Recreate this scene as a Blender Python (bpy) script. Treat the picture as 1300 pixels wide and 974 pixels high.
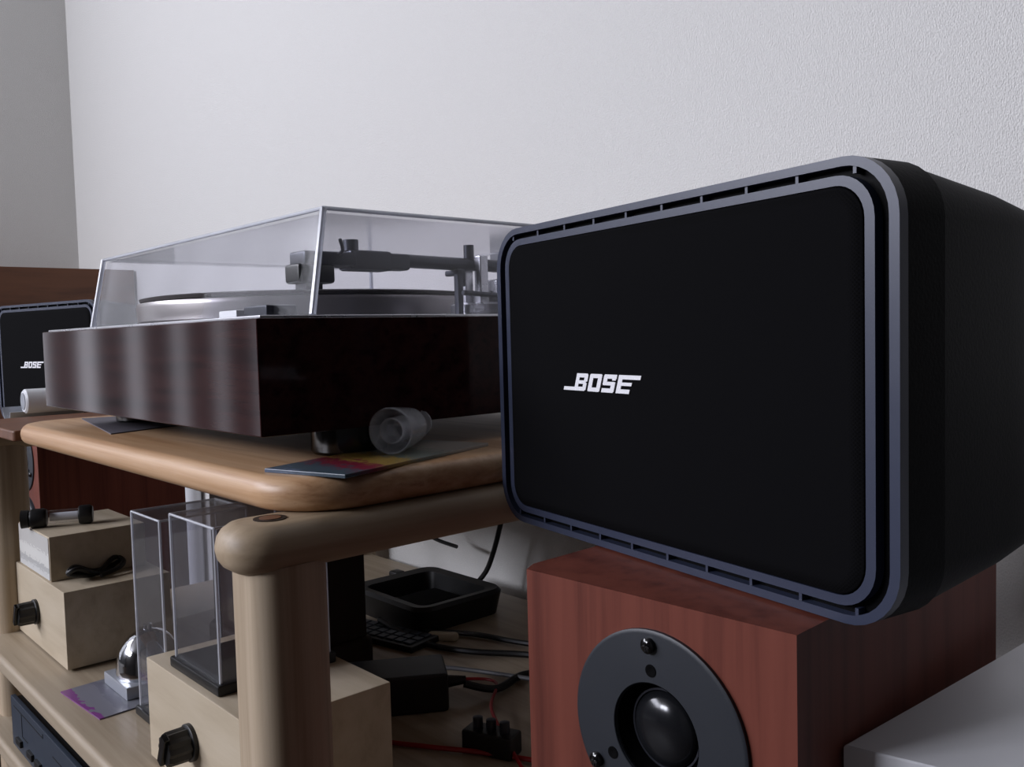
import bpy, bmesh, math, random
from mathutils import Matrix, Vector
random.seed(7)
for o in list(bpy.data.objects): bpy.data.objects.remove(o)
scene = bpy.context.scene
COL = scene.collection

# ------------------------------------------------------------------ camera
F_PX, YAW, PITCH, ROLL = 1129.39, 0.834247, 0.055716, 0.026486
fw = Vector((-math.sin(YAW)*math.cos(PITCH), math.cos(YAW)*math.cos(PITCH), -math.sin(PITCH)))
rt = Vector((math.cos(YAW), math.sin(YAW), 0)); dn = fw.cross(rt)
c_, s_ = math.cos(ROLL), math.sin(ROLL)
R_, D_ = c_*rt + s_*dn, -s_*rt + c_*dn
cam = bpy.data.cameras.new('camera'); camo = bpy.data.objects.new('camera', cam); COL.objects.link(camo)
m3 = Matrix((R_, -D_, -fw)).transposed()
camo.matrix_world = Matrix.Translation((0, 0, .80)) @ m3.to_4x4()
cam.sensor_fit = 'HORIZONTAL'; cam.sensor_width = 36; cam.lens = F_PX/1300*36; cam.clip_start = .01
scene.camera = camo

# ------------------------------------------------------------------ world, light, exposure
XL, XR, YB, YF, ZC = -2.555, .62, .76, -3.3, 2.6      # room
WY0, WY1, WZ0, WZ1 = -3.15, -.12, .25, 2.25            # balcony window in the left wall
w = bpy.data.worlds.new('world'); scene.world = w; w.use_nodes = True
w.node_tree.nodes['Background'].inputs[0].default_value = (.75, .82, 1, 1)
w.node_tree.nodes['Background'].inputs[1].default_value = .25
LIGHT_RAD = 20.0                                       # W per square metre of lit window
# (centre y, width) of each strip of daylight: narrow gaps between blind slats near the corner, open panes further on
# and its sill height and share of the full daylight (the slats are half shut)
WZS = 1.45
STRIPS = [(-.19-.125*k, .040, .30, .13) for k in range(6)] + [(-1.05-.46*k, .38, WZS, 1) for k in range(5)]
for k, (yc, wd, sill, part) in enumerate(STRIPS):
    nm = 'window_left_%s_%d_offscreen' % ('slat_gap' if wd < .1 else 'pane', k+1)
    L = bpy.data.lights.new(nm, 'AREA'); L.shape = 'RECTANGLE'
    L.size = WZ1-sill-.1; L.size_y = wd; L.energy = LIGHT_RAD*part*math.pi*L.size*wd; L.color = (.885, .895, 1.0)
    lo = bpy.data.objects.new(nm, L); COL.objects.link(lo)
    lo.location = (XL+.005, yc, (sill+WZ1)/2); lo.rotation_euler = (0, math.radians(-90), 0)
FX0, FX1, FZ0, FZ1 = -2.45, -1.25, 1.70, 2.50                                # second window, in the wall facing the rack
for k in range(2):
    nm = 'window_front_pane_%d_offscreen' % (k+1)
    L = bpy.data.lights.new(nm, 'AREA'); L.shape = 'RECTANGLE'
    L.size = .52; L.size_y = FZ1-FZ0-.1; L.energy = 49*math.pi*L.size*L.size_y; L.color = (.885, .895, 1.0)
    lo = bpy.data.objects.new(nm, L); COL.objects.link(lo)
    lo.location = (FX0+.30+.60*k, YF+.005, (FZ0+FZ1)/2); lo.rotation_euler = (math.radians(90), 0, 0)
vs = scene.view_settings
vs.view_transform = 'Standard'; vs.look = 'None'; vs.gamma = 1; vs.use_curve_mapping = False; vs.exposure = -0.05

# ------------------------------------------------------------------ materials
def lin(c):
    return tuple((v/255/12.92 if v/255 <= .04045 else ((v/255+.055)/1.055)**2.4) for v in c) + (1,)
def base(name):
    m = bpy.data.materials.new(name); m.use_nodes = True; nt = m.node_tree
    return m, nt, nt.nodes['Principled BSDF']
def plain(name, c, rough=.5, metal=0, spec=.5, coat=0, bump=None, var=0):
    m, nt, b = base(name)
    b.inputs['Base Color'].default_value = lin(c); b.inputs['Roughness'].default_value = rough
    b.inputs['Metallic'].default_value = metal; b.inputs['Specular IOR Level'].default_value = spec
    b.inputs['Coat Weight'].default_value = coat
    tc = nt.nodes.new('ShaderNodeTexCoord')
    if bump:
        n = nt.nodes.new('ShaderNodeTexNoise'); n.inputs['Scale'].default_value = bump[0]; n.inputs['Detail'].default_value = 3
        nt.links.new(tc.outputs['Object'], n.inputs['Vector'])
        bp = nt.nodes.new('ShaderNodeBump'); bp.inputs['Strength'].default_value = bump[1]; bp.inputs['Distance'].default_value = bump[2]
        nt.links.new(n.outputs[0], bp.inputs['Height']); nt.links.new(bp.outputs[0], b.inputs['Normal'])
    if var:
        n2 = nt.nodes.new('ShaderNodeTexNoise'); n2.inputs['Scale'].default_value = 40; n2.inputs['Detail'].default_value = 4
        nt.links.new(tc.outputs['Object'], n2.inputs['Vector'])
        mp = nt.nodes.new('ShaderNodeMapRange'); mp.inputs[3].default_value = rough-var; mp.inputs[4].default_value = rough+var
        nt.links.new(n2.outputs[0], mp.inputs[0]); nt.links.new(mp.outputs[0], b.inputs['Roughness'])
    return m
def wood(name, cols, scale=(60, 4, 60), rough=.5, dist=2.0, coat=0, bump=.08, rings=0, spec=.4, coat_rough=.2, ior=1.5):
    """grain stretched along the axis that has the small scale"""
    m, nt, b = base(name)
    tc = nt.nodes.new('ShaderNodeTexCoord'); mp = nt.nodes.new('ShaderNodeMapping'); mp.inputs['Scale'].default_value = scale
    nt.links.new(tc.outputs['Object'], mp.inputs[0])
    n = nt.nodes.new('ShaderNodeTexNoise'); n.inputs['Scale'].default_value = 1; n.inputs['Detail'].default_value = 6
    n.inputs['Roughness'].default_value = .6; n.inputs['Distortion'].default_value = dist*.2
    nt.links.new(mp.outputs[0], n.inputs['Vector'])
    src = n.outputs[0]
    if rings:
        wv = nt.nodes.new('ShaderNodeTexWave'); wv.inputs['Scale'].default_value = rings; wv.inputs['Distortion'].default_value = dist*3
        wv.inputs['Detail'].default_value = 3; wv.bands_direction = 'DIAGONAL'
        nt.links.new(mp.outputs[0], wv.inputs['Vector'])
        mx = nt.nodes.new('ShaderNodeMix'); mx.inputs[0].default_value = .45
        nt.links.new(n.outputs[0], mx.inputs[2]); nt.links.new(wv.outputs[1], mx.inputs[3]); src = mx.outputs[0]
    cr = nt.nodes.new('ShaderNodeValToRGB'); el = cr.color_ramp.elements
    el[0].position = .3; el[0].color = lin(cols[0]); el[1].position = .72; el[1].color = lin(cols[-1])
    for k, c in enumerate(cols[1:-1]):
        e = el.new(.3+.42*(k+1)/(len(cols)-1)); e.color = lin(c)
    nt.links.new(src, cr.inputs[0]); nt.links.new(cr.outputs[0], b.inputs['Base Color'])
    bp = nt.nodes.new('ShaderNodeBump'); bp.inputs['Strength'].default_value = bump; bp.inputs['Distance'].default_value = .001
    nt.links.new(src, bp.inputs['Height']); nt.links.new(bp.outputs[0], b.inputs['Normal'])
    b.inputs['Roughness'].default_value = rough; b.inputs['Specular IOR Level'].default_value = spec
    b.inputs['IOR'].default_value = ior
    b.inputs['Coat Weight'].default_value = coat; b.inputs['Coat Roughness'].default_value = coat_rough
    return m
def clear(name, tint, rough=.03, ior=1.49, haze=0.0):
    """thin clear acrylic: Fresnel mirror over a tinted see-through sheet, with a little surface haze"""
    m, nt, b = base(name); nt.nodes.remove(b); out = nt.nodes['Material Output']
    tr = nt.nodes.new('ShaderNodeBsdfTransparent'); tr.inputs[0].default_value = tint+(1,)
    gl = nt.nodes.new('ShaderNodeBsdfGlossy'); gl.inputs['Roughness'].default_value = rough
    df = nt.nodes.new('ShaderNodeBsdfDiffuse'); df.inputs[0].default_value = (.75, .77, .82, 1)
    tc = nt.nodes.new('ShaderNodeTexCoord'); nz = nt.nodes.new('ShaderNodeTexNoise'); nz.inputs['Scale'].default_value = 18
    nt.links.new(tc.outputs['Object'], nz.inputs['Vector'])
    mr = nt.nodes.new('ShaderNodeMapRange'); mr.inputs[3].default_value = haze*.5; mr.inputs[4].default_value = haze*1.5
    nt.links.new(nz.outputs[0], mr.inputs[0])
    m0 = nt.nodes.new('ShaderNodeMixShader'); nt.links.new(mr.outputs[0], m0.inputs[0])
    nt.links.new(tr.outputs[0], m0.inputs[1]); nt.links.new(df.outputs[0], m0.inputs[2])
    lw = nt.nodes.new('ShaderNodeLayerWeight'); lw.inputs[0].default_value = .5
    pwn = nt.nodes.new('ShaderNodeMath'); pwn.operation = 'POWER'; pwn.inputs[1].default_value = 5; nt.links.new(lw.outputs['Facing'], pwn.inputs[0])
    f0 = ((ior-1)/(ior+1))**2
    fr = nt.nodes.new('ShaderNodeMath'); fr.operation = 'MULTIPLY_ADD'; fr.inputs[1].default_value = 1-f0; fr.inputs[2].default_value = f0
    nt.links.new(pwn.outputs[0], fr.inputs[0])
    mx = nt.nodes.new('ShaderNodeMixShader'); nt.links.new(fr.outputs[0], mx.inputs[0])
    nt.links.new(m0.outputs[0], mx.inputs[1]); nt.links.new(gl.outputs[0], mx.inputs[2])
    nt.links.new(mx.outputs[0], out.inputs[0])
    return m
def wallpaper(name, c):
    m, nt, b = base(name); b.inputs['Roughness'].default_value = .75; b.inputs['Specular IOR Level'].default_value = .3
    tc = nt.nodes.new('ShaderNodeTexCoord'); mp = nt.nodes.new('ShaderNodeMapping'); mp.inputs['Scale'].default_value = (760, 760, 400)
    nt.links.new(tc.outputs['Object'], mp.inputs[0])
    v = nt.nodes.new('ShaderNodeTexVoronoi'); v.inputs['Scale'].default_value = 1; v.inputs['Randomness'].default_value = .75
    nt.links.new(mp.outputs[0], v.inputs['Vector'])
    n = nt.nodes.new('ShaderNodeTexNoise'); n.inputs['Scale'].default_value = 1.6; n.inputs['Detail'].default_value = 3
    nt.links.new(mp.outputs[0], n.inputs['Vector'])
    ad = nt.nodes.new('ShaderNodeMath'); ad.operation = 'ADD'; nt.links.new(v.outputs[0], ad.inputs[0]); nt.links.new(n.outputs[0], ad.inputs[1])
    bp = nt.nodes.new('ShaderNodeBump'); bp.inputs['Strength'].default_value = .55; bp.inputs['Distance'].default_value = .0011
    nt.links.new(ad.outputs[0], bp.inputs['Height']); nt.links.new(bp.outputs[0], b.inputs['Normal'])
    cr = nt.nodes.new('ShaderNodeMix'); cr.data_type = 'RGBA'
    cr.inputs[6].default_value = lin(c); cr.inputs[7].default_value = lin(tuple(int(x*.93) for x in c))
    nt.links.new(n.outputs[0], cr.inputs[0]); nt.links.new(cr.outputs[2], b.inputs['Base Color'])
    return m
def mesh_cloth(name, c, pitch):
    m, nt, b = base(name); b.inputs['Roughness'].default_value = .85; b.inputs['Specular IOR Level'].default_value = .05
    tc = nt.nodes.new('ShaderNodeTexCoord'); mp = nt.nodes.new('ShaderNodeMapping'); mp.inputs['Scale'].default_value = (1/pitch,)*3
    mp.inputs['Rotation'].default_value = (0, math.radians(45), 0)
    nt.links.new(tc.outputs['Object'], mp.inputs[0])
    v = nt.nodes.new('ShaderNodeTexVoronoi'); v.inputs['Scale'].default_value = 1; v.inputs['Randomness'].default_value = 0
    nt.links.new(mp.outputs[0], v.inputs['Vector'])
    cr = nt.nodes.new('ShaderNodeValToRGB'); cr.color_ramp.elements[0].position = .3; cr.color_ramp.elements[1].position = .55
    cr.color_ramp.elements[0].color = lin(tuple(x*.45 for x in c)); cr.color_ramp.elements[1].color = lin(c)
    nt.links.new(v.outputs[0], cr.inputs[0]); nt.links.new(cr.outputs[0], b.inputs['Base Color'])
    return m
def print_mat(name, stops, axis=1, scale=1.0):
    """flat print: colour blocks along one axis broken up by noise"""
    m, nt, b = base(name); b.inputs['Roughness'].default_value = .35
    tc = nt.nodes.new('ShaderNodeTexCoord'); sp = nt.nodes.new('ShaderNodeSeparateXYZ')
    nt.links.new(tc.outputs['Generated'], sp.inputs[0])
    n = nt.nodes.new('ShaderNodeTexNoise'); n.inputs['Scale'].default_value = 9*scale; nt.links.new(tc.outputs['Generated'], n.inputs['Vector'])
    ma = nt.nodes.new('ShaderNodeMath'); ma.operation = 'MULTIPLY_ADD'; ma.inputs[1].default_value = .4; nt.links.new(n.outputs[0], ma.inputs[0])
    nt.links.new(sp.outputs[axis], ma.inputs[2])
    cr = nt.nodes.new('ShaderNodeValToRGB'); cr.color_ramp.interpolation = 'CONSTANT'; el = cr.color_ramp.elements
    el[0].position = 0; el[0].color = lin(stops[0][1]); el[1].position = stops[1][0]; el[1].color = lin(stops[1][1])
    for p, c in stops[2:]:
        e = el.new(p); e.color = lin(c)
    nt.links.new(ma.outputs[0], cr.inputs[0]); nt.links.new(cr.outputs[0], b.inputs['Base Color'])
    return m

M = dict(
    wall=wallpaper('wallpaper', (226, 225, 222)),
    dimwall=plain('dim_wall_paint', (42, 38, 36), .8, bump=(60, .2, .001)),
    floor=wood('floor_wood', [(46, 34, 26), (60, 46, 34)], (6, 60, 6), .45),
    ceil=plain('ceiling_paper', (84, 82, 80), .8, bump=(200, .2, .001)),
    frame_al=plain('window_aluminium', (150, 150, 152), .4, .8, bump=(30, .05, .001)),
    beech_y=wood('beech_lengthwise', [(150, 131, 106), (170, 150, 124), (180, 161, 136)], (70, 3, 70), .5),
    beech_z=wood('beech_upright', [(158, 139, 115), (182, 164, 140), (194, 177, 154)], (110, 110, 2.5), .5, dist=.6),
    beech_x=wood('beech_crosswise', [(146, 131, 110), (164, 149, 128), (174, 160, 140)], (3, 90, 90), .42, dist=.6),
    pine=wood('pine_board', [(156, 114, 80), (186, 146, 108), (204, 168, 132), (168, 126, 92)], (2.0, 45, 120), .40, dist=1.2),
    rose=wood('rosewood_veneer', [(20, 11, 12), (42, 23, 24), (52, 29, 28), (27, 14, 16)], (5, 70, 85), .075, dist=1.2, coat=0, bump=.008, spec=.5, ior=1.17),
    cherry=wood('cherry_veneer', [(84, 42, 34), (108, 58, 47), (117, 64, 52)], (75, 75, 3), .5, dist=.7, bump=.04, spec=.2),
    birch=wood('birch_box', [(170, 155, 132), (186, 172, 149), (195, 182, 161)], (5, 60, 45), .5, dist=1.0),
    wenge=wood('wenge_veneer', [(32, 24, 19), (44, 34, 28)], (60, 60, 3), .6, spec=.2),
    brown=wood('brown_cabinet', [(84, 52, 34), (104, 66, 44), (112, 72, 48)], (40, 4, 40), .5),
    black=plain('black_plastic', (16, 16, 17), .42, var=.06, bump=(900, .15, .0003)),
    black_gloss=plain('black_lacquer', (10, 10, 11), .12),
    rubber=plain('black_rubber', (14, 14, 14), .55, bump=(500, .1, .0003)),
    cab=plain('black_cabinet_shell', (4, 4, 5), .55, spec=.06, bump=(700, .25, .0004)),
    slate=plain('slate_rim', (45, 51, 70), .38, var=.05),
    recess=plain('slot_black', (3, 3, 4), .8, spec=.08, bump=(200, .1, .0003)),
    grille=mesh_cloth('black_grille', (11, 11, 13), .0011),
    white_print=plain('white_badge', (232, 232, 236), .4, bump=(300, .02, .0002)),
    plate=plain('tweeter_plate_black', (32, 36, 43), .48, var=.05, bump=(900, .1, .0002)),
    chrome=plain('chrome', (200, 202, 206), .08, 1, var=.03),
    alu=plain('brushed_aluminium', (190, 190, 194), .28, .9, var=.06),
    gunmetal=plain('dark_arm_metal', (58, 60, 68), .35, .6, var=.05),
    mat=plain('platter_rubber_mat', (52, 46, 46), .6, bump=(400, .2, .0004)),
    platter=plain('platter_metal', (150, 146, 146), .35, .7, var=.05),
    acryl=clear('clear_acrylic', (.955, .955, .975), .13, 1.45, .015),
    edge_glow_paint=clear('acrylic_edge_painted_glow', (.85, .87, .92), .2, 1.6, .62),  # whitish haze painted in for the glow of acrylic edges
    case=clear('clear_case_plastic', (.96, .96, .975), .04, 1.49, .025),
    cup=clear('clear_cup_plastic', (.97, .97, .97), .08, 1.5, .28),
    white=plain('white_laminate', (225, 226, 230), .4, var=.05),
    white_pl=plain('white_plastic', (222, 224, 228), .35, var=.05),
    silver=plain('silver_plastic', (170, 174, 182), .3, .4, var=.05),
    grey=plain('grey_plastic', (120, 122, 126), .45, var=.05),
    dkblue=plain('dark_slate_panel', (58, 66, 78), .4, .2, var=.05),
    line=plain('black_panel_line', (12, 13, 15), .5, bump=(200, .05, .0002)),
    red=plain('red_insulation', (150, 22, 26), .4, bump=(200, .05, .0002)),
    cable=plain('black_cable', (13, 13, 14), .45, bump=(300, .1, .0003)),
    greycable=plain('grey_cable', (90, 90, 92), .5, bump=(300, .1, .0003)),
    paper=plain('grey_paper', (96, 92, 100), .6, bump=(60, .1, .0004)),
    beige=plain('beige_plastic', (196, 186, 160), .5, bump=(100, .1, .0003)),
    blue=plain('blue_plastic', (60, 70, 170), .4, bump=(100, .1, .0003)),
    label=print_mat('box_label_print', [(0, (206, 206, 204)), (.35, (180, 180, 178)), (.5, (214, 213, 208)), (.8, (190, 188, 184))], 2, 2),
    mag=print_mat('booklet_print', [(0, (92, 104, 126)), (.24, (60, 74, 84)), (.40, (116, 28, 50)), (.52, (150, 122, 56)), (.68, (96, 104, 96)), (.9, (140, 132, 124))], 1, 3.0),
    card=print_mat('grey_card_print', [(0, (120, 60, 126)), (.34, (118, 118, 128)), (.6, (106, 106, 118)), (.75, (118, 120, 128))], 1, .6),
    glass_tube=clear('tube_glass', (.9, .9, .92), .03, 1.5, .02),
)

# ------------------------------------------------------------------ mesh helpers
def finish(name, bm, mat, parent=None, smooth=True, loc=None):
    bmesh.ops.recalc_face_normals(bm, faces=bm.faces)
    me = bpy.data.meshes.new(name); bm.to_mesh(me); bm.free()
    me.materials.append(M[mat] if isinstance(mat, str) else mat)
    if smooth:
        for p in me.polygons: p.use_smooth = True
        try: me.set_sharp_from_angle(angle=math.radians(34))
        except Exception: pass
    o = bpy.data.objects.new(name, me); COL.objects.link(o)
    if smooth:
        wn = o.modifiers.new('weighted_normals', 'WEIGHTED_NORMAL'); wn.keep_sharp = True; wn.weight = 90
    if parent: o.parent = parent
    if loc: o.location = loc
    return o
def tag(o, label, cat, group=None):
    o['label'] = label; o['category'] = cat
    if group: o['group'] = group
    return o
def thing(name, loc, label, cat, rz=0, group=None):
    o = bpy.data.objects.new(name, None); COL.objects.link(o); o.empty_display_size = .02
    o.location = loc; o.rotation_euler = (0, 0, math.radians(rz)); return tag(o, label, cat, group)
def struct(o): o['kind'] = 'structure'; return o
def box(lo, hi, bev=0, seg=2, bm=None):
    b = bmesh.new()
    vs_ = [b.verts.new((x, y, z)) for x in (lo[0], hi[0]) for y in (lo[1], hi[1]) for z in (lo[2], hi[2])]
    for f in ((0, 1, 3, 2), (4, 6, 7, 5), (0, 4, 5, 1), (2, 3, 7, 6), (0, 2, 6, 4), (1, 5, 7, 3)): b.faces.new([vs_[i] for i in f])
    if bev: bmesh.ops.bevel(b, geom=b.edges[:], offset=bev, segments=seg, affect='EDGES', profile=.5)
    if bm is None: return b
    me = bpy.data.meshes.new('t'); b.to_mesh(me); b.free(); bm.from_mesh(me); bpy.data.meshes.remove(me); return bm
def merge(*bms):
    out = bmesh.new()
    for b in bms:
        me = bpy.data.meshes.new('t'); b.to_mesh(me); b.free(); out.from_mesh(me); bpy.data.meshes.remove(me)
    return out
def rrect(w_, h_, r, n=6):
    r = max(1e-5, min(r, w_/2-1e-5, h_/2-1e-5)); pts = []
    for cx, cy, a0 in ((w_/2-r, h_/2-r, 0), (-w_/2+r, h_/2-r, 90), (-w_/2+r, -h_/2+r, 180), (w_/2-r, -h_/2+r, 270)):
        for k in range(n+1):
            a = math.radians(a0+90*k/n); pts.append((cx+r*math.cos(a), cy+r*math.sin(a)))
    return pts
def loft(loops, cap0=True, cap1=True):
    b = bmesh.new(); rows = [[b.verts.new(p) for p in lp] for lp in loops]; n = len(rows[0])
    for a, c in zip(rows, rows[1:]):
        for i in range(n): b.faces.new((a[i], a[(i+1) % n], c[(i+1) % n], c[i]))
    if cap0: b.faces.new(rows[0][::-1])
    if cap1: b.faces.new(rows[-1])
    return b
def slab(cx, cy, w_, d, z0, z1, r, er, n=8):
    """board lying flat with rounded plan corners (r) and bullnose edges (er)"""
    er = min(er, (z1-z0)/2); loops = []
    for k in range(5):
        a = math.radians(90*k/4); i = er*(1-math.sin(a)); loops.append((z0+er*(1-math.cos(a)), i))
    for k in range(5):
        a = math.radians(90-90*k/4); i = er*(1-math.sin(a)); loops.append((z1-er*(1-math.cos(a)), i))
    return loft([[(cx+x, cy+y, z) for x, y in rrect(w_-2*i, d-2*i, max(r-i, .0005), n)] for z, i in loops])
def lathe(prof, c=(0, 0, 0), axis='Z', seg=32, cap=True):
    """profile of (radius, height); axis Y points the height along +Y"""
    b = bmesh.new(); rows = []
    def P(r, h, a):
        x, y = r*math.cos(a), r*math.sin(a)
        if axis == 'Z': v = (x, y, h)
        elif axis == 'Y': v = (x, h, y)
        else: v = (h, x, y)
        return (v[0]+c[0], v[1]+c[1], v[2]+c[2])
    for r, h in prof:
        if r < 1e-6: rows.append([b.verts.new(P(0, h, 0))])
        else: rows.append([b.verts.new(P(r, h, 2*math.pi*k/seg)) for k in range(seg)])
    for a, d in zip(rows, rows[1:]):
        for k in range(seg):
            k2 = (k+1) % seg
            if len(a) == 1 and len(d) == 1: continue
            if len(a) == 1: b.faces.new((a[0], d[k], d[k2]))
            elif len(d) == 1: b.faces.new((a[k], a[k2], d[0]))
            else: b.faces.new((a[k], a[k2], d[k2], d[k]))
    for row in (rows[0], rows[-1]):
        if len(row) > 1 and cap: b.faces.new(row)
    return b
def smooth_pts(pts, n=8):
    P = [Vector(p) for p in pts]; out = []
    for i in range(len(P)-1):
        p0, p1, p2, p3 = P[max(i-1, 0)], P[i], P[i+1], P[min(i+2, len(P)-1)]
        for k in range(n):
            t = k/n
            out.append(.5*((2*p1)+(p2-p0)*t+(2*p0-5*p1+4*p2-p3)*t*t+(3*p1-p0-3*p2+p3)*t**3))
    return out+[P[-1]]
def tube(pts, r, seg=8, n=8):
    P = smooth_pts(pts, n) if n > 1 else [Vector(p) for p in pts]
    T = [(P[min(i+1, len(P)-1)]-P[max(i-1, 0)]).normalized() for i in range(len(P))]
    up = Vector((0, 0, 1)) if abs(T[0].z) < .9 else Vector((1, 0, 0))
    u = T[0].cross(up).normalized(); loops = []
    for p, t in zip(P, T):
        u = (u-t*u.dot(t)).normalized(); v = t.cross(u)
        loops.append([p+r*(math.cos(2*math.pi*k/seg)*u+math.sin(2*math.pi*k/seg)*v) for k in range(seg)])
    return loft(loops)
def prism(poly, z0, z1, bev=0):
    b = loft([[(x, y, z0) for x, y in poly], [(x, y, z1) for x, y in poly]])
    if bev: bmesh.ops.bevel(b, geom=b.edges[:], offset=bev, segments=2, affect='EDGES', profile=.5)
    return b
def xform(bm, mat): bmesh.ops.transform(bm, matrix=mat, verts=bm.verts); return bm
def copy_tree(o, parent=None):
    kids = list(o.children)
    c = o.copy(); COL.objects.link(c)
    if parent: c.parent = parent
    for k in kids: copy_tree(k, c)
    return c

# ------------------------------------------------------------------ the room
T = .08
struct(finish('floor', box((XL-T, YF-T, -.05), (XR+T, YB+T, 0)), 'floor', smooth=False))
struct(finish('ceiling', box((XL-T, YF-T, ZC), (XR+T, YB+T, ZC+.05)), 'ceil', smooth=False))
struct(finish('wall_back', box((XL, YB, 0), (XR+T, YB+T, ZC)), 'wall', smooth=False))
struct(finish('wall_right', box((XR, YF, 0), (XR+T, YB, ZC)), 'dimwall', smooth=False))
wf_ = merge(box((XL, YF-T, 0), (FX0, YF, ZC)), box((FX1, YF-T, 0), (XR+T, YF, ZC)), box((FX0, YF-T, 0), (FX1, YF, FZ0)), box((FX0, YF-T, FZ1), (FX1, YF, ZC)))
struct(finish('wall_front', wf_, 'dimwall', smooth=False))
wl = merge(box((XL-T, WY1, 0), (XL, YB+T, ZC)), box((XL-T, YF-T, 0), (XL, WY0, ZC)),
           box((XL-T, WY0, 0), (XL, WY1, WZ0)), box((XL-T, WY0, WZ1), (XL, WY1, ZC)))
struct(finish('wall_left', wl, 'wall', smooth=False))
win = bpy.data.objects.new('window_1', None); COL.objects.link(win); win.location = (XL, (WY0+WY1)/2, WZ0); struct(win)
hy, hz = (WY1-WY0)/2, WZ1-WZ0
fr = merge(box((-.06, -hy, 0), (0, hy, .05)), box((-.06, -hy, hz-.05), (0, hy, hz)),
           box((-.06, -hy, .05), (0, -hy+.05, hz-.05)), box((-.06, hy-.05, .05), (0, hy, hz-.05)))
finish('window_frame', fr, 'frame_al', win, False)
edges = sorted([WY1-.05] + [v for yc, wd, _, _ in STRIPS for v in (yc+wd/2, yc-wd/2)] + [WY0+.05], reverse=True)
yc0 = (WY0+WY1)/2
for hi_y, lo_y in zip(edges[0::2], edges[1::2]):
    if hi_y-lo_y > .004: finish('blind_slat', box((-.04, lo_y-yc0, .05), (-.002, hi_y-yc0, hz-.05)), 'frame_al', win, False)
finish('added_light_stop', box((-.045, WY0+.05-yc0, .05), (-.003, -.86-yc0, WZS-WZ0)), 'frame_al', win, False)  # opaque panel added under the raised sill to keep low daylight out
win2 = bpy.data.objects.new('window_2', None); COL.objects.link(win2); hz = FZ1-FZ0; win2.location = ((FX0+FX1)/2, YF, FZ0); struct(win2)
finish('window_frame', merge(box((-.6, -.06, 0), (.6, 0, .05)), box((-.6, -.06, hz-.05), (.6, 0, hz)), box((-.6, -.06, .05), (-.56, 0, hz-.05)), box((.56, -.06, .05), (.6, 0, hz-.05))), 'frame_al', win2, False)
finish('mullion', box((-.04, -.06, .05), (.04, 0, hz-.05)), 'frame_al', win2, False)
# ------------------------------------------------------------------ brown cabinet by the left wall
t = thing('side_cabinet', (-2.345, .39, 0), 'tall brown wooden cabinet in the corner against both walls', 'cabinet')
finish('side_panel', box((.19, -.36, 0), (.21, .365, .972), .0015), 'brown', t)
finish('side_panel', box((-.205, -.36, 0), (-.185, .365, .972), .0015), 'brown', t)
finish('top_panel', box((-.185, -.36, .94), (.19, .365, .972), .001), 'brown', t)
finish('back_panel', box((-.185, .35, .02), (.19, .365, .94)), 'brown', t)
finish('shelf', box((-.185, -.36, .45), (.19, .35, .47)), 'brown', t)
tag(finish('conduit_pipe', lathe([(.0, 0), (.017, 0), (.017, .72), (.014, .723), (0, .723)], (-1.82, .741, 0)), 'white_pl'),
    'white pipe rising up the wall behind the rack', 'pipe')

t = thing('bounce_blocker', (.45, .47, 0), 'tall dark brown cupboard added out of view to cut bounced light', 'bounce_blocker')  # unseen dark cupboard, added to stop light bouncing off the back wall
finish('carcass', box((-.155, -.20, .05), (.165, .28, 2.1), .003), 'wenge', t)
for k in (-1, 1):
    d_ = finish('door', box((-.153+.08*(k+1), -.222, .06), (.004+.08*(k+1), -.2005, 2.09), .003), 'wenge', t)
    finish('handle', box((-.0025-.02*k+.005, -.238, 1.0), (.0075-.02*k+.005, -.221, 1.16), .003), 'alu', d_)
finish('plinth', box((-.145, -.17, 0), (.155, .27, .051)), 'wenge', t)

# ------------------------------------------------------------------ rack
XLs, XRs, Y0r, Y0l, YRr = -1.155, -.418, .2136, .252, .725
RACK_ORG = (-.774, .45, 0)
rack = thing('wooden_rack', RACK_ORG, 'pale beech audio rack with thick rounded posts and rails', 'rack')
def rk(name, bm, mat, parent=None):
    xform(bm, Matrix.Translation(-Vector(RACK_ORG))); return finish(name, bm, mat, parent or rack)
def post(cx, cy, z1=.688):
    return loft([[(cx+x, cy+y, z) for x, y in rrect(.042, .042, .014, 6)] for z in (0, z1)])
for cx, cy in ((XRs, Y0r), (XLs, Y0l), (XRs, YRr), (XLs, YRr)): rk('post', post(cx, cy), 'beech_z')
for cx, cy in ((XRs, Y0r), (XLs, Y0l)):
    y0, y1 = cy-.031, YRr+.024
    r_ = rk('rail', slab(cx, (y0+y1)/2, .047, y1-y0, .684, .709, .021, .0115), 'beech_y')
    pl = lathe([(0, .7075), (.0085, .7075), (.0085, .7094), (0, .7094)], (cx, cy-.004, 0), seg=20)
    rk('plug', pl, 'wenge', r_)
    rk('plug_core', lathe([(0, .7090), (.0055, .7090), (.0055, .7097), (0, .7097)], (cx, cy-.004, 0), seg=20), 'brown', r_)
for cx, cy in ((XRs, Y0r), (XLs, Y0l)):
    rk('lower_rail', box((cx-.014, cy+.021, .43), (cx+.008, YRr-.021, .4555), .004), 'beech_y')
    rk('lower_rail', box((cx-.014, cy+.021, .332), (cx+.008, YRr-.021, .358), .004), 'beech_y')
for yy in (.40, .60):
    rk('cross_rail', box((XLs+.0, yy, .687), (XRs-.0, yy+.035, .7088), .004), 'beech_x')
rk('shelf', slab((XLs+XRs)/2-.003, .474, abs(XRs-XLs)+.046, .522, .455, .473, .004, .005), 'beech_x')
rk('shelf', slab((XLs+XRs)/2-.003, .474, abs(XRs-XLs)+.046, .522, .357, .376, .004, .005), 'beech_x')

tag(finish('pine_board', slab(-.677, .466, .553, .506, .709, .728, .045, .0085, 12), 'pine'),
    'thick orange pine board with rounded corners lying across the rack under the turntable', 'board')

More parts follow.
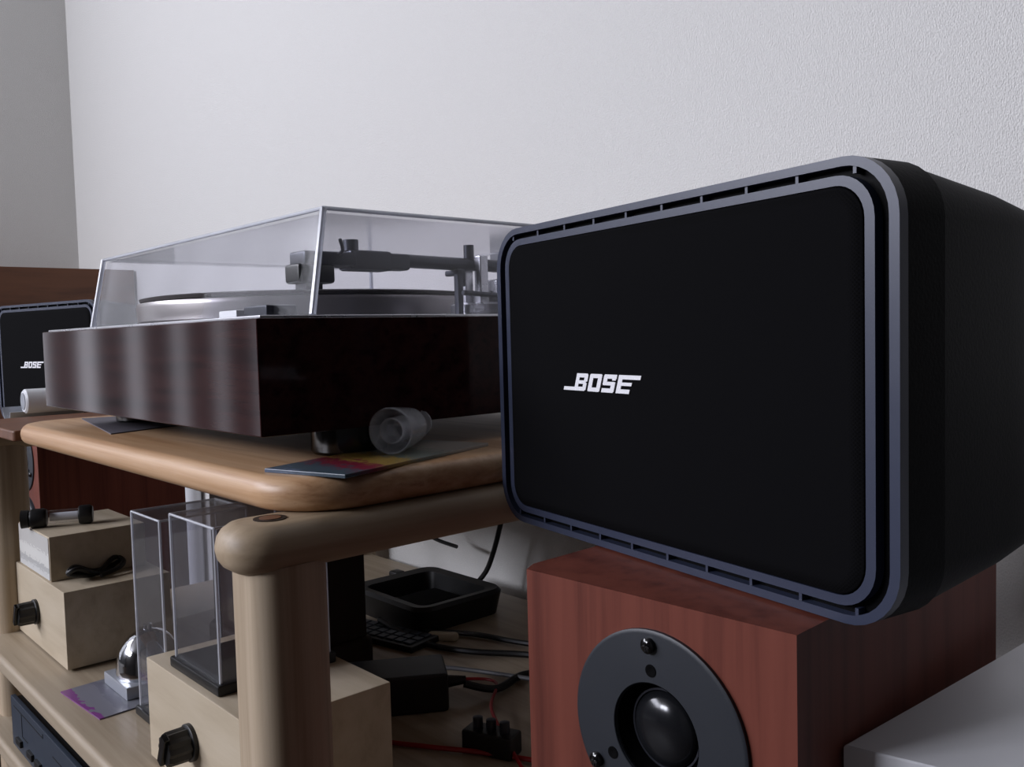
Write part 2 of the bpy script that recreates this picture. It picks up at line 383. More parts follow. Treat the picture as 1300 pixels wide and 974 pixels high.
tag(finish('gap_filler_board', slab(-1.0425, .468, .177, .504, .7088, .7195, .004, .002), 'brown'),  # added to close the gap that let daylight onto the wall below
    'narrow brown board added beside the pine board to close a light gap', 'board')

# ------------------------------------------------------------------ turntable
tt = thing('turntable', (-.667, .40, .728), 'dark rosewood turntable with a clear hinged dust cover', 'turntable')
BX, BY0, BY1 = .209, -.1735, .175     # plinth half width, front, back (local)
finish('plinth', box((-BX, BY0, .018), (BX, BY1, .0845), .0008), 'rose', tt)
for sx in (-1, 1):
    for sy in (-1, 1):
        cx, cy = sx*(BX-.03), (BY0+.075 if sy < 0 else BY1-.06)
        f_ = finish('foot', lathe([(0, 0), (.0225, 0), (.024, .002), (.024, .0175), (.02, .0185), (0, .0185)], (cx, cy, 0), seg=28), 'black_gloss', tt)
finish('top_plate', box((-BX+.004, BY0+.004, .084), (BX-.004, BY1-.004, .0862), .0006), 'alu', tt)
PC = (-.023, -.004)
pl = finish('platter', lathe([(0, .0862), (.139, .0862), (.1425, .089), (.1435, .100), (.142, .1035), (.136, .1045), (0, .1045)], (PC[0], PC[1], 0), seg=64), 'platter', tt)
finish('rubber_mat', lathe([(0, .1044), (.140, .1044), (.141, .107), (.136, .108), (.05, .1075), (0, .1075)], (PC[0], PC[1], 0), seg=64), 'mat', pl)
finish('spindle', lathe([(0, .107), (.0036, .107), (.0036, .118), (.002, .120), (0, .120)], (PC[0], PC[1], 0), seg=14), 'chrome', pl)
# front controls
finish('control_lever', box((.118, BY0+.036, .0861), (.150, BY0+.058, .0945), .0015), 'gunmetal', tt)
finish('control_button', box((.085, BY0+.034, .0861), (.112, BY0+.05, .0925), .001), 'white_pl', tt)
finish('strobe_lamp', lathe([(0, .0861), (.009, .0861), (.009, .101), (.0075, .103), (0, .103)], (-.045, BY0+.05, 0), seg=20), 'white_pl', tt)
# tonearm: runs front to back on the right side
AX, AZ, AY = .170, .1225, .016       # axis x, height, pivot y
arm = finish('tonearm', tube([(AX, -.06, AZ+.001), (AX, AY, AZ), (AX, .09, AZ)], .0046, 14, 4), 'gunmetal', tt)
hs = merge(box((AX-.010, -.126, AZ-.005), (AX+.010, -.088, AZ+.004), .002), box((AX-.008, -.092, AZ-.007), (AX+.008, -.060, AZ+.006), .002),
           box((AX-.0065, -.064, AZ-.006), (AX+.0065, -.044, AZ+.005), .002))
h_ = finish('headshell', hs, 'gunmetal', arm)
finish('cartridge', merge(box((AX-.009, -.130, AZ-.016), (AX+.009, -.104, AZ-.004), .002), box((AX-.007, -.124, AZ-.020), (AX+.007, -.112, AZ-.015), .001)), 'black', arm)
finish('finger_lift', merge(tube([(AX+.009, -.102, AZ+.002), (AX+.018, -.104, AZ+.004), (AX+.022, -.108, AZ+.010)], .0011, 8, 5), lathe([(0, 0), (.005, 0), (.005, .007), (0, .007)], (AX+.002, -.088, AZ+.0055), seg=14)), 'gunmetal', arm)
finish('counterweight', lathe([(0, .062), (.012, .062), (.014, .064), (.014, .090), (.012, .092), (0, .092)], (AX, 0, AZ), 'Y', 24), 'alu', arm)
finish('bias_dial', merge(lathe([(0, AZ+.003), (.0038, AZ+.003), (.0038, AZ+.014), (0, AZ+.014)], (AX, AY-.004, 0), seg=12), box((AX-.003, AY-.016, AZ-.016), (AX+.003, AY-.010, AZ), .001)), 'gunmetal', arm)
ab = finish('tonearm_base', lathe([(0, .0862), (.026, .0862), (.027, .088), (.027, .0935), (.024, .095), (.0, .095)], (AX, AY+.012, 0), seg=32), 'alu', tt)
finish('arm_pillar', merge(box((AX-.012, AY-.004, .094), (AX-.005, AY+.004, AZ+.006), .0012), box((AX+.005, AY-.004, .094), (AX+.012, AY+.004, AZ+.006), .0012),
                           box((AX-.012, AY+.012, .094), (AX+.012, AY+.032, .112), .002), box((AX-.006, AY+.002, .094), (AX+.006, AY+.014, .104), .001)), 'alu', ab)
finish('arm_rest', merge(box((AX+.004, AY-.022, .086), (AX+.009, AY-.017, AZ-.004), .001), box((AX-.006, AY-.022, AZ-.0085), (AX+.009, AY-.017, AZ-.0045), .001)), 'gunmetal', tt)
finish('cue_lever', tube([(AX+.022, AY+.02, .098), (AX+.024, AY-.01, .100), (AX+.024, AY-.03, .101)], .0018, 8, 4), 'gunmetal', tt)
# dust cover: open-bottomed shell, front leaning back a little
def shell(inset, z0, z1):
    xb, xt = .200-inset, .1965-inset
    fy0, fy1, by0, by1 = -.1335+inset, -.1215+inset, .172-inset, .170-inset
    return [(-xb, fy0, z0), (xb, fy0, z0), (xb, by0, z0), (-xb, by0, z0)], [(-xt, fy1, z1), (xt, fy1, z1), (xt, by1, z1), (-xt, by1, z1)]
o0, o1 = shell(0, .0866, .150); i0, i1 = shell(.0025, .0866, .1475)
b = bmesh.new(); V = [[b.verts.new(p) for p in q] for q in (o0, o1, i0, i1)]
for k in range(4):
    k2 = (k+1) % 4
    b.faces.new((V[0][k], V[0][k2], V[1][k2], V[1][k])); b.faces.new((V[2][k2], V[2][k], V[3][k], V[3][k2])); b.faces.new((V[0][k2], V[0][k], V[2][k], V[2][k2]))
b.faces.new(V[1]); b.faces.new(V[3][::-1])
dc = finish('dust_cover', b, 'acryl', tt, False)
dc['label'] = 'clear acrylic dust cover'
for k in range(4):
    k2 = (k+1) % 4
    finish('cover_edge', tube([o0[k], o1[k]], .0022, 8, 1), 'edge_glow_paint', dc)  # edge tubes carry the painted glow
    finish('cover_edge', tube([o1[k], o1[k2]], .0013, 8, 1), 'edge_glow_paint', dc)
for hx in (.048, .128):
    finish('cover_pad', box((hx-.014, .150, .130), (hx+.012, .1672, .1470), .001), 'grey', dc)

# ------------------------------------------------------------------ small black speaker with badge
def ring(wo, ho, ro, wi, hi_, ri, y0, y1, cz, n=8, yo=None):
    A, B_ = rrect(wo, ho, ro, n), rrect(wi, hi_, ri, n)
    L = [[(x, y1, cz+z) for x, z in A], [(x, y0 if yo is None else yo, cz+z) for x, z in A], [(x, y0, cz+z) for x, z in B_], [(x, y1, cz+z) for x, z in B_]]
    return loft(L, False, False)
def face(w_, h_, r, ys, cz, n=8):
    return loft([[(x, y, cz+z) for x, z in rrect(w_-2*i, h_-2*i, max(r-i, .001), n)] for y, i in ys])
def badge(h):
    """slanted badge lettering with the long tail on B and the long top bar on E"""
    t_ = .23; R = []
    def r(x0, x1, z0, z1): R.append((x0, x1, z0, z1))
    x = 1.05; r(0, x+.2, 0, t_*.9); r(x, x+.32, 0, 1); r(x+.3, x+1.0, 0, t_); r(x+.3, x+1.0, .40, .60); r(x+.3, x+1.05, 1-t_, 1); r(x+.78, x+1.1, .05, .46); r(x+.80, x+1.12, .54, .95)
    x = 2.35; r(x, x+.34, .03, .97); r(x+.78, x+1.12, .03, .97); r(x+.06, x+1.06, 0, t_); r(x+.06, x+1.06, 1-t_, 1)
    x = 3.65; r(x, x+1.05, 0, t_); r(x+.75, x+1.1, .05, .58); r(x+.03, x+1.05, .40, .60); r(x, x+.35, .45, .95); r(x+.04, x+1.14, 1-t_, 1); r(x+.78, x+1.1, .68, .9)
    x = 4.95; r(x, x+.36, 0, 1); r(x+.3, x+1.15, 0, t_); r(x+.3, x+1.22, .42, .60); r(x+.3, x+1.85, 1-t_, 1)
    b_ = bmesh.new()
    for k, (x0, x1, z0, z1) in enumerate(R):
        y0 = -.0004-.000004*k
        vs_ = [b_.verts.new(((xx+.36*zz)*h, y, zz*h)) for y in (y0, .0006) for xx, zz in ((x0, z0), (x1, z0), (x1, z1), (x0, z1))]
        for f in ((0, 1, 2, 3), (7, 6, 5, 4), (0, 4, 5, 1), (1, 5, 6, 2), (2, 6, 7, 3), (3, 7, 4, 0)): b_.faces.new([vs_[i] for i in f])
    return b_
SW, SH = .2635, .1664
def make_speaker(name, loc, rz, label):
    t = thing(name, loc, label, 'speaker', rz, 'pair of small black speakers')
    cz = SH/2; r0 = .0225
    finish('front_frame', face(SW, SH, r0, [(.0045, .0), (.025, 0.0)], cz), 'cab', t)
    finish('outer_rim', ring(SW, SH, r0, SW-.008, SH-.0066, r0-.0036, 0, .0046, cz), 'slate', t)
    finish('inner_rim', ring(SW-.019, SH-.0126, r0-.0065, SW-.027, SH-.0196, r0-.010, .0, .0046, cz), 'slate', t)
    n = 10
    for k in range(n):
        u = -SW/2+.018+(SW-.036)*k/(n-1)
        for z in (SH-.0065, .0031):
            finish('rib', box((u-.0007, .0008, z), (u+.0007, .0046, z+.0034)), 'slate', t, False)
    finish('grille', face(SW-.0268, SH-.0194, r0-.0095, [(.0046, 0), (.0012, 0), (-.0002, .0006), (-.0012, .0022), (-.0016, .006)], cz), 'grille', t)
    cb = [(.0252, .0008), (.0275, .0012), (.080, .008), (.125, .0165), (.133, .022)]
    finish('cabinet', face(SW, SH, r0, cb, cz), 'cab', t)
    for sx in (-1, 1): finish('rear_foot', lathe([(0, 0), (.006, 0), (.006, .016), (0, .016)], (sx*.07, .095, .0), seg=12), 'rubber', t)
    bg = badge(.0088); xform(bg, Matrix.Translation((-.063, -.0016, .0778))); o = finish('badge', bg, 'white_print', t, False)
    o['label'] = 'white slanted badge lettering'
    return t
t = math.radians(11); uv = Vector((math.cos(t), -math.sin(t), 0))
BR = Vector((-.2134, .3105, .6926)) + uv*(-.0493)
make_speaker('bookshelf_speaker', BR, -11, 'small black speaker with slotted rim on the cherry tower beside the white tabletop')
BL = Vector((-1.328, .345, .6926))
make_speaker('bookshelf_speaker', BL, 13, 'small black speaker standing behind the turntable before the brown cabinet')

# ------------------------------------------------------------------ cherry tower speakers
def make_tower(loc, rz, label):
    """origin at front right bottom corner"""
    t = thing('tower_speaker', loc, label, 'speaker', rz, 'pair of cherry tower speakers')
    W_, D_, H_ = .1355, .203, .6915
    poly = [(0, 0), (0, D_), (-W_-.004, D_), (-W_-.004, .009), (-W_+.0005, 0)]
    cz, cx = H_-.0545, -.0612
    pr = .0425
    cb_ = bmesh.new(); lo_, hi_ = [[cb_.verts.new((x, y, z)) for x, y in poly] for z in (0, H_)]
    for k in range(len(poly)-1): cb_.faces.new((lo_[k], lo_[k+1], hi_[k+1], hi_[k]))
    cb_.faces.new(lo_[::-1]); cb_.faces.new(hi_)
    ci = [cb_.verts.new((cx+.021*math.cos(2*math.pi*k/48), 0, cz+.021*math.sin(2*math.pi*k/48))) for k in range(48)]
    es = [cb_.edges.new((ci[k], ci[(k+1) % 48])) for k in range(48)] + [cb_.edges.get((lo_[0], lo_[-1])) or cb_.edges.new((lo_[0], lo_[-1])),
          cb_.edges.get((hi_[0], hi_[-1])) or cb_.edges.new((hi_[0], hi_[-1])), cb_.edges.get((lo_[0], hi_[0])), cb_.edges.get((lo_[-1], hi_[-1]))]
    bmesh.ops.triangle_fill(cb_, use_beauty=True, use_dissolve=False, edges=es)
    finish('cabinet', cb_, 'cherry', t)
    p = finish('tweeter_plate', lathe([(.0206, .001), (.0206, -.0016), (.0212, -.0024), (pr-.0015, -.0024), (pr, -.0016), (pr, .001)], (cx, 0, cz), 'Y', 64, False), 'plate', t)
    finish('tweeter_horn', lathe([(.0208, -.0022), (.0205, .0005), (.0190, .0040), (.0182, .0062), (0, .0062)], (cx, 0, cz), 'Y', 48, False), 'recess', p)
    finish('dome_ring', lathe([(.0168, .0064), (.0168, .0050), (.0160, .0050), (.0160, .0064)], (cx, 0, cz), 'Y', 48, False), 'gunmetal', p)
    finish('dome', lathe([(.0157*math.cos(a), .0062-.0072*math.sin(a)) for a in [math.radians(9*k) for k in range(10)]]+[(0, -.0010)], (cx, 0, cz), 'Y', 40), 'dome', p)
    for k in range(3):
        a = math.radians(90+120*k+3)
        sx, sz = cx+.0366*math.cos(a), cz+.0366*math.sin(a)
        finish('screw', merge(lathe([(.0032, -.0020), (.0032, -.0042), (.0022, -.0050), (0, -.0052)], (sx, 0, sz), 'Y', 16), box((sx-.002, -.0053, sz-.0003), (sx+.002, -.0049, sz+.0003)), box((sx-.0003, -.0053, sz-.002), (sx+.0003, -.0049, sz+.002))), 'black_gloss', p)
        sx, sz = cx+.0262*math.cos(a), cz+.0262*math.sin(a)
        finish('bolt_hole', lathe([(.0026, -.0020), (.0026, -.0027), (.0018, -.0027), (.0014, -.0025), (0, -.0025)], (sx, 0, sz), 'Y', 16), 'recess', p)
    wz = H_-.16
    wf = finish('woofer', lathe([(0, -.004), (.012, -.004), (.035, .0), (.044, -.005), (.049, -.004), (.050, -.003), (.055, -.003), (.056, .001)], (cx-.003, 0, wz), 'Y', 48), 'plate', t)
    finish('dust_cap', lathe([(.014, -.0035), (.010, -.008), (0, -.010)], (cx-.003, 0, wz), 'Y', 24), 'recess', wf)
    return t
M['dome'] = plain('dome_gloss', (30, 31, 34), .16, .3, var=.03)
make_tower((-.162, .2788, 0), 1.5, 'cherry wood tower speaker with a round black tweeter beside the white tabletop')
make_tower((-1.345, .333, 0), 0, 'cherry wood tower speaker standing left of the rack, mostly in shade')

# ------------------------------------------------------------------ white side table
st = thing('side_table', (-.16, .31, 0), 'white laminate side table against the cherry tower', 'table')
q = [(-.002, .001), (.042, .0115), (.40, .10), (.43, .40), (.018, .40), (.007, .139)]
finish('tabletop', prism(q, .622, .641, .001), 'white', st)
for lx, ly in ((.06, .06), (.36, .14), (.05, .36), (.38, .36)): finish('leg', box((lx, ly, 0), (lx+.03, ly+.03, .623), .002), 'white', st)

# ------------------------------------------------------------------ wooden amplifiers on the shelf
ZS = .473
def knob(cx, cz, parent):
    pts = [(.0115*math.cos(2*math.pi*k/40)*(1+.07*math.cos(10*2*math.pi*k/40)), .0115*math.sin(2*math.pi*k/40)*(1+.07*math.cos(10*2*math.pi*k/40))) for k in range(40)]
    lo = lambda s, y: [(cx+x*s, y, cz+z*s) for x, z in pts]
    k_ = finish('knob', merge(lathe([(0, 0), (.0135, 0), (.0135, -.003), (.012, -.004), (0, -.004)], (cx, 0, cz), 'Y', 28), loft([lo(1, -.003), lo(.98, -.017), lo(.9, -.0195)])), 'black', parent)
    bar = xform(box((-.0035, -.0225, -.011), (.0035, -.018, .013), .001), Matrix.Translation((cx, 0, cz)) @ Matrix.Rotation(math.radians(25), 4, 'Y'))
    finish('pointer', bar, 'black_gloss', k_)
def amp(loc, label, kx, kz):
    t = thing('tube_amplifier', loc, label, 'amplifier', 0, 'pair of wooden amplifiers')
    b_ = finish('case_body', box((0, 0, .002), (.182, .106, .0812), .001), 'birch', t)
    for x in (.015, .167):
        for y in (.015, .09): finish('foot', lathe([(0, 0), (.006, 0), (.006, .003), (0, .003)], (x, y, 0), seg=12), 'rubber', t)
    knob(kx, kz, t)
    for x in (.06, .12): finish('binding_post', lathe([(0, .105), (.005, .105), (.005, .118), (0, .118)], (x, 0, .04), 'Y', 12), 'red', t)
    return t
amp((-.7055, .244, ZS), 'pale wooden amplifier box with black fluted knob under the clear plastic case', .083, .040)
amp((-1.133, .252, ZS), 'pale wooden amplifier box with black knob, a smaller wooden box stacked on it', .078, .040)
Z2 = ZS+.0812
# small wooden box on the far amplifier
t = thing('wooden_box', (-1.122, .2545, Z2), 'small pale wooden box with a grey paper label on the far amplifier', 'box')
finish('box_body', box((0, 0, 0), (.119, .098, .0475), .0012), 'birch', t)
finish('paper_label', box((.0015, -.0006, .0015), (.1175, .0005, .046)), 'label', t, False)
ZB = Z2+.0475
t = thing('loupe', (-1.062, .272, ZB), 'small black and clear loupe lying on the small wooden box', 'loupe', 68)
finish('barrel', lathe([(0, -.004), (.007, -.004), (.0075, 0), (.0075, .030), (0, .030)], (0, 0, .0105), 'X', 20), 'glass_tube', t)
finish('inner_sleeve', lathe([(0, 0), (.0045, 0), (.0045, .028), (0, .028)], (0, 0, .0105), 'X', 16), 'white_pl', t)
finish('end_cap', lathe([(0, -.020), (.0085, -.020), (.0105, -.017), (.0105, -.006), (.009, -.003), (0, -.003)], (0, 0, .0105), 'X', 24), 'black', t)
finish('end_cap', lathe([(0, .029), (.0095, .029), (.0105, .031), (.0105, .040), (.0085, .043), (0, .043)], (0, 0, .0105), 'X', 24), 'black', t)
finish('eyecup', lathe([(0, -.028), (.010, -.028), (.0095, -.0205), (0, -.0205)], (0, 0, .0105), 'X', 24), 'rubber', t)
pts = [(-1.015+.016*math.cos(a*1.25)*(1-.02*a), .30+.030*math.sin(a*1.05), Z2+.004+.0035*(k % 4)) for k, a in enumerate([i*.75 for i in range(18)])]
pts = [(min(p[0], -.978), p[1], p[2]) for p in pts]
tag(finish('coiled_lead', tube([(p[0]+.022, p[1]-.004, p[2]) for p in pts], .0026, 8, 5), 'cable'), 'thin black lead coiled on top of the far amplifier', 'cable')

# clear plastic cases
def acrylic_case(loc, w_, d, h, label, base_h=.008, tilt=0):
    t = thing('display_case', loc, label, 'display case', tilt, 'clear plastic display cases')
    finish('base', box((-.003, -.003, 0), (w_+.003, d+.003, base_h), .0015), 'black', t)
    th = .0016
    outer = lambda z, i: [(x+w_/2, y+d/2, z) for x, y in rrect(w_-2*i, d-2*i, .003, 3)]
    b_ = loft([outer(base_h, th), outer(h-th, th)][::-1], True, False)
    c_ = finish('cover', merge(loft([outer(base_h, 0), outer(h-.002, 0), outer(h, .002)], False, True), b_), 'case', t)
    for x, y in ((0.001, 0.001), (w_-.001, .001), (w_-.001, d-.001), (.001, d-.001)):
        finish('cover_edge', tube([(x, y, base_h), (x, y, h-.001)], .0012, 6, 1), 'edge_glow_paint', c_)
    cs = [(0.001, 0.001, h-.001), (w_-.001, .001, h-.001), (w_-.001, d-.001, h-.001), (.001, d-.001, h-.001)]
    for k in range(4): finish('cover_edge', tube([cs[k], cs[(k+1) % 4]], .0010, 6, 1), 'edge_glow_paint', c_)
    return t
acrylic_case((-.6685, .2525, Z2), .080, .088, .118, 'clear plastic display case with black base standing on the near amplifier')
acrylic_case((-.797, .268, ZS), .066, .078, .182, 'taller clear plastic display case standing on the shelf between the amplifiers')
# vacuum tube and transformer inside the near case
t = thing('vacuum_tube', (-.603, .300, Z2+.008), 'small glass vacuum tube standing inside the near clear case', 'tube')
finish('socket', lathe([(0, 0), (.010, 0), (.010, .014), (.008, .016), (0, .016)], seg=20), 'black', t)
finish('glass', lathe([(.0075, .015), (.0095, .022), (.0095, .050), (.006, .058), (0, .060)], seg=20, cap=False), 'glass_tube', t)
finish('electrode', merge(box((-.004, -.003, .018), (.004, .003, .046), .001), lathe([(0, .046), (.006, .046), (.006, .0475), (0, .0475)], seg=14)), 'gunmetal', t)
t = thing('transformer', (-.640, .325, Z2+.008), 'black square transformer inside the near clear case', 'transformer')
finish('core', box((-.017, -.011, 0), (.017, .010, .030), .0015), 'black', t)
finish('winding', box((-.010, -.0135, .005), (.010, -.0095, .025), .002), 'beige', t)

# bell and card on the shelf
tg = finish('printed_card', xform(box((-.052, -.028, 0), (.040, .028, .0012)), Matrix.Translation((-.851, .263, ZS)) @ Matrix.Rotation(math.radians(4), 4, 'Z')), 'card', None, False)
tag(tg, 'grey printed card with a purple edge lying on the shelf under the chrome dome', 'card')
t = thing('desk_bell', (-.862, .304, ZS+.0012), 'chrome dome on a grey square plinth standing on the printed card', 'bell')
finish('plinth', box((-.030, -.036, 0), (.032, .030, .012), .0015), 'silver', t)
finish('dome', lathe([(.0295, .012), (.0300, .016)]+[(.0290*math.cos(a), .020+.034*math.sin(a)) for a in [math.radians(9*k) for k in range(10)]]+[(0, .0541)], (.002, -.004, 0), seg=40), 'chrome', t)
finish('push_button', lathe([(0, .053), (.004, .053), (.004, .058), (0, .059)], (.002, -.004, 0), seg=16), 'chrome', t)

# disc player on the lower shelf
t = thing('disc_player', (-1.046, .2205, .376), 'dark slate disc player on the low shelf beneath the amplifiers', 'player')
finish('body', box((0, .004, .004), (.43, .26, .054), .0015), 'black', t)
fp = finish('front_panel', box((-.002, 0, .003), (.432, .005, .056), .001), 'dkblue', t)
for (x0, x1, z0, z1) in ((.010, .118, .0475, .0485), (.040, .041, .024, .0475), (.118, .119, .0475, .052), (.041, .060, .0235, .0245), (.15, .30, .040, .041)):
    finish('printed_line', box((x0, -.0004, z0), (x1, .001, z1)), 'line', fp, False)
for x in (.022, .064, .092, .135): finish('button', box((x, -.003, .012), (x+.018, .001, .019), .0008), 'line', fp)
for x in (.03, .40):
    for y in (.03, .23): finish('foot', lathe([(0, 0), (.009, 0), (.009, .0045), (0, .0045)], (x, y, 0), seg=14), 'rubber', t)

# ------------------------------------------------------------------ things on the boards
t = thing('tape_roll', (-1.172, .275, .709), 'white roll with a curled silver strip lying on the rack rail beside the pine board', 'roll')
finish('roll', lathe([(0, .0), (.0125, .0), (.0145, .002), (.0145, .075), (.0125, .077), (0, .077)], (.006, .002, .0265), 'Y', 28), 'white_pl', t)
finish('roll_end', lathe([(0, -.0008), (.010, -.0008), (.0105, .001), (0, .001)], (.006, .002, .0265), 'Y', 24), 'silver', t)
arc = [(-.014+.019*math.cos(math.radians(a)), .0205+.019*math.sin(math.radians(a))) for a in range(185, 345, 12)]
strip = loft([[(x, -.012, z) for x, z in arc]+[(x*.93-.001, -.012, z*.93+.0015) for x, z in arc[::-1]], [(x, .07, z) for x, z in arc]+[(x*.93-.001, .07, z*.93+.0015) for x, z in arc[::-1]]])
finish('curled_strip', strip, 'silver', t)
tag(finish('grey_pouch', slab(-1.172, .43, .04, .15, .709, .7215, .02, .006), 'grey'), 'flat grey pouch on the rack rail behind the white roll', 'pouch')
fl = [(-.925, .270), (-.742, .238), (-.775, .325), (-.90, .345)]
tag(finish('dark_leaflet', prism(fl, .728, .7288), 'paper', None, False), 'dark grey leaflet lying under the turntable', 'leaflet')
mg = finish('booklet', xform(box((-.030, -.069, 0), (.028, .069, .0022), .0004), Matrix.Translation((-.441, .298, .728)) @ Matrix.Rotation(math.radians(17), 4, 'Z')), 'mag', None, False)
tag(mg, 'colourful printed booklet lying on the pine board in front of the turntable side', 'booklet')
t = thing('plastic_cup', (-.437, .298, .7302), 'small clear plastic cup lying on its side on the booklet', 'cup', 32)
finish('cup_body', merge(lathe([(.0135, 0), (.0142, .001), (.0135, .012), (.0115, .030), (.0105, .030), (.0125, .012), (.0128, .001), (.0135, 0)], (0, 0, .0142), 'Y', 32, False)), 'cup', t)
finish('cup_base', lathe([(0, .026), (.0108, .026), (.0108, .029), (0, .029)], (0, 0, .0142), 'Y', 24), 'cup', t)
finish('inner_ring', lathe([(.0070, .002), (.0078, .002), (.0078, .026), (.0070, .026), (.0070, .002)], (0, 0, .0142), 'Y', 24, False), 'cup', t)
finish('stem', lathe([(0, .029), (.004, .029), (.0035, .040), (.009, .044), (.009, .046), (0, .046)], (0, 0, .0142), 'Y', 20), 'cup', t)
tag(finish('white_eraser', xform(box((-.016, -.006, 0), (.016, .006, .008), .001), Matrix.Translation((-.535, .372, .728)) @ Matrix.Rotation(math.radians(30), 4, 'Z')), 'white_pl'), 'small white block on the pine board beneath the turntable', 'block')

# ------------------------------------------------------------------ clutter at the back of the shelf
t = thing('added_shade_box', (-.818, .425, ZS), 'dark brown box added behind the display cases to shade the back of the shelf', 'box')  # box added to keep daylight off the wall behind the shelf
finish('base', slab(0, 0, .176, .098, 0, .035, .012, .006), 'wenge', t)
finish('body', box((-.082, -.042, .0345), (.082, .042, .188), .002), 'wenge', t)
t = thing('black_tray', (-.848, .622, ZS), 'black plastic tray with raised rim at the back of the shelf', 'tray')
finish('tray_floor', box((-.062, -.052, 0), (.062, .052, .006), .001), 'black', t)
Ao, Bi = rrect(.150, .128, .02, 6), rrect(.118, .098, .012, 6)
finish('rim', loft([[(x*.93, y*.93, .0) for x, y in Ao], [(x, y, .026) for x, y in Ao], [(x, y, .030) for x, y in rrect(.143, .121, .018, 6)], [(x, y, .028) for x, y in Bi], [(x*.95, y*.95, .005) for x, y in Bi]], False, False), 'black', t)
finish('insert', box((-.022, -.03, .0055), (.030, .03, .018), .003), 'recess', t)
t = thing('power_adapter', (-.650, .436, ZS), 'black power adapter brick on the shelf behind the near amplifier', 'adapter', 58)
finish('body', box((-.048, -.026, 0), (.048, .026, .034), .003), 'black', t)
finish('strain_relief', lathe([(0, .046), (.006, .046), (.0035, .066), (0, .066)], (0, 0, .017), 'X', 14), 'rubber', t)
t = thing('keypad', (-.800, .533, ZS), 'flat dark keypad lying on the shelf before the black tray', 'keypad', 12)
finish('body', box((-.055, -.022, 0), (.055, .022, .007), .0015), 'black', t)
for i in range(8):
    for j in range(3): finish('key', box((-.050+i*.0127, -.0175+j*.0122, .0065), (-.040+i*.0127, -.0075+j*.0122, .0090), .0008), 'dkblue', t)
for k, (x, y) in enumerate(((-.975, .668), (-.945, .678))):
    t = thing('cable_plug', (x, y, ZS), ('small black plug on the shelf by the rear post', 'small black plug on the shelf between its twin and the tray')[k], 'plug', 0, 'small black plugs')
    finish('plug_body', box((-.009, -.008, 0), (.009, .008, .016), .003), 'black', t)
    finish('pin', box((-.002, -.016, .006), (.002, -.0075, .010)), 'alu', t)
def clip(x, y, z, rz, label):
    t = thing('clip_lead', (x, y, z), label, 'clip', rz, 'red clips')
    finish('boot', loft([[(px, yy*s, .006+zz*s) for yy, zz in rrect(.011, .010, .004, 3)] for px, s in ((-.014, .6), (-.006, 1), (.006, 1), (.013, .55))]), 'red', t)
    finish('jaw', merge(box((.012, -.003, .0065), (.026, .003, .0085)), box((.012, -.003, .0035), (.026, .003, .0055))), 'alu', t)
clip(-.640, .385, ZS, 200, 'red insulated clip on the shelf behind the near amplifier')
clip(-.700, .470, ZS+.0, 150, 'red insulated clip lying near the keypad')
def lead(name, pts, r, mat, label): tag(finish(name, tube(pts, r, 8, 8), mat), label, 'cable')
z = ZS
lead('black_cable', [(-.612, .488, z+.015), (-.60, .515, z+.006), (-.61, .56, z+.004), (-.58, .585, z+.004), (-.54, .56, z+.004), (-.53, .50, z+.004), (-.50, .49, z+.004), (-.46, .52, z+.004)], .0035, 'cable', 'thick black cord looping from the power adapter across the shelf')
lead('signal_cable', [(-.78, .57, z+.004), (-.73, .60, z+.004), (-.68, .615, z+.004), (-.60, .64, z+.006), (-.50, .655, z+.005), (-.45, .655, z+.004)], .0030, 'cable', 'black signal cable running right along the back of the shelf')
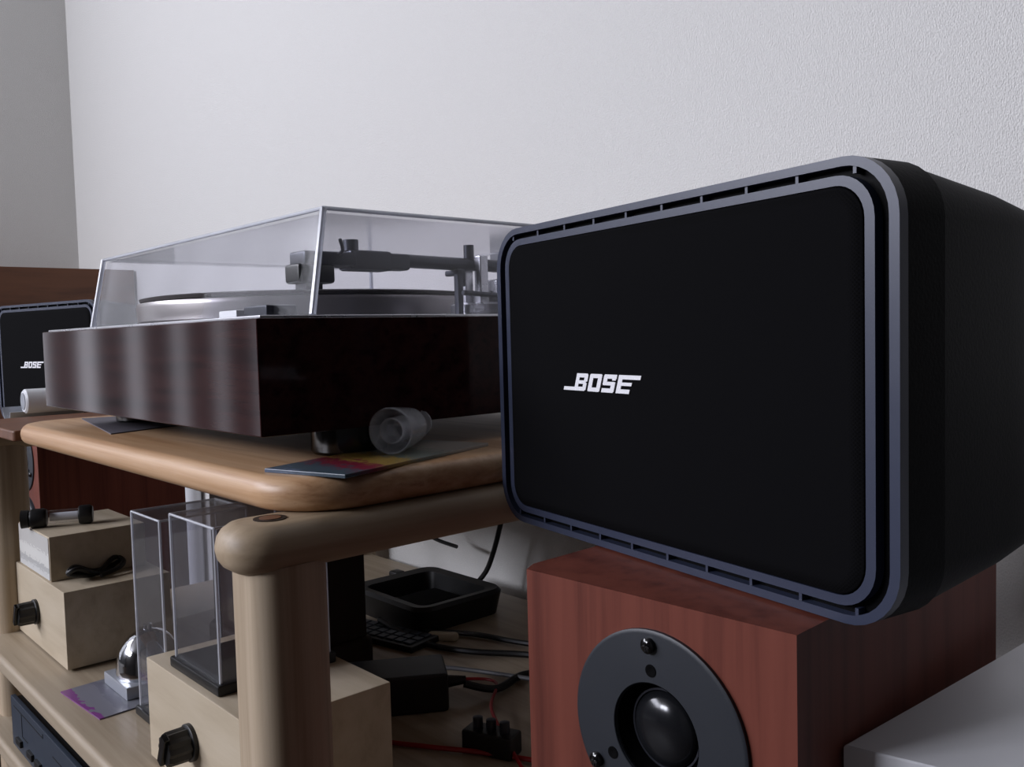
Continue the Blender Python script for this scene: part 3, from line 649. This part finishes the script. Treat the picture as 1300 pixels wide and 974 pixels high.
lead('signal_cable', [(-.83, .543, z+.012), (-.76, .545, z+.004), (-.70, .56, z+.004), (-.64, .60, z+.004), (-.56, .625, z+.004), (-.47, .61, z+.004)], .0032, 'cable', 'black signal cable starting on the keypad and crossing the shelf')
lead('grey_lead', [(-.71, .480, z+.003), (-.70, .495, z+.003), (-.68, .520, z+.003), (-.63, .545, z+.003), (-.55, .555, z+.012)], .0022, 'greycable', 'thin grey lead lying in front of the keypad')
lead('red_lead', [(-.655, .383, z+.006), (-.60, .385, z+.003), (-.56, .405, z+.003), (-.52, .43, z+.003), (-.46, .46, z+.003), (-.43, .47, z+.003)], .0020, 'red', 'thin red lead from the red clip along the shelf')
lead('red_lead', [(-.685, .462, z+.012), (-.66, .50, z+.003), (-.62, .53, z+.003), (-.56, .475, z+.010), (-.47, .43, z+.003)], .0015, 'red', 'thinner red lead crossing under the thick black cord')
lead('wall_cord', [(-.790, .724, .78), (-.800, .722, .66), (-.815, .718, .58), (-.838, .712, .51), (-.850, .690, z+.004), (-.80, .685, z+.003)], .0032, 'cable', 'black cord hanging down the wall behind the rack')
lead('speaker_wire', [(-.318, .395, .740), (-.325, .400, .700), (-.322, .402, .60), (-.318, .41, .40), (-.31, .42, .012)], .0032, 'cable', 'black speaker wire dropping behind the cherry tower')
lead('wall_cord', [(-1.02, .70, .60), (-.98, .69, .585), (-.955, .692, .56), (-.94, .70, .535), (-.90, .712, .525)], .0025, 'cable', 'short dark cord curling against the wall by the rear post')
t = thing('connector_block', (-.520, .440, ZS), 'black terminal connector with small knobs on the shelf by the red lead', 'connector', 20)
finish('body', box((-.022, -.010, 0), (.022, .010, .018), .002), 'black', t)
for x in (-.012, .0, .012): finish('terminal', lathe([(0, .017), (.004, .017), (.004, .026), (0, .027)], (x, 0, 0), seg=12), 'gunmetal', t)
tag(finish('beige_clip', xform(slab(0, 0, .034, .012, 0, .008, .005, .003), Matrix.Translation((-.752, .572, ZS+.0)) @ Matrix.Rotation(math.radians(35), 4, 'Z')), 'beige'), 'small beige plastic piece beside the black tray', 'clip')
tag(finish('blue_cartridge', box((-.595, .360, ZS), (-.572, .375, ZS+.014), .002), 'blue'), 'small blue plastic block on the shelf behind the near amplifier', 'block')
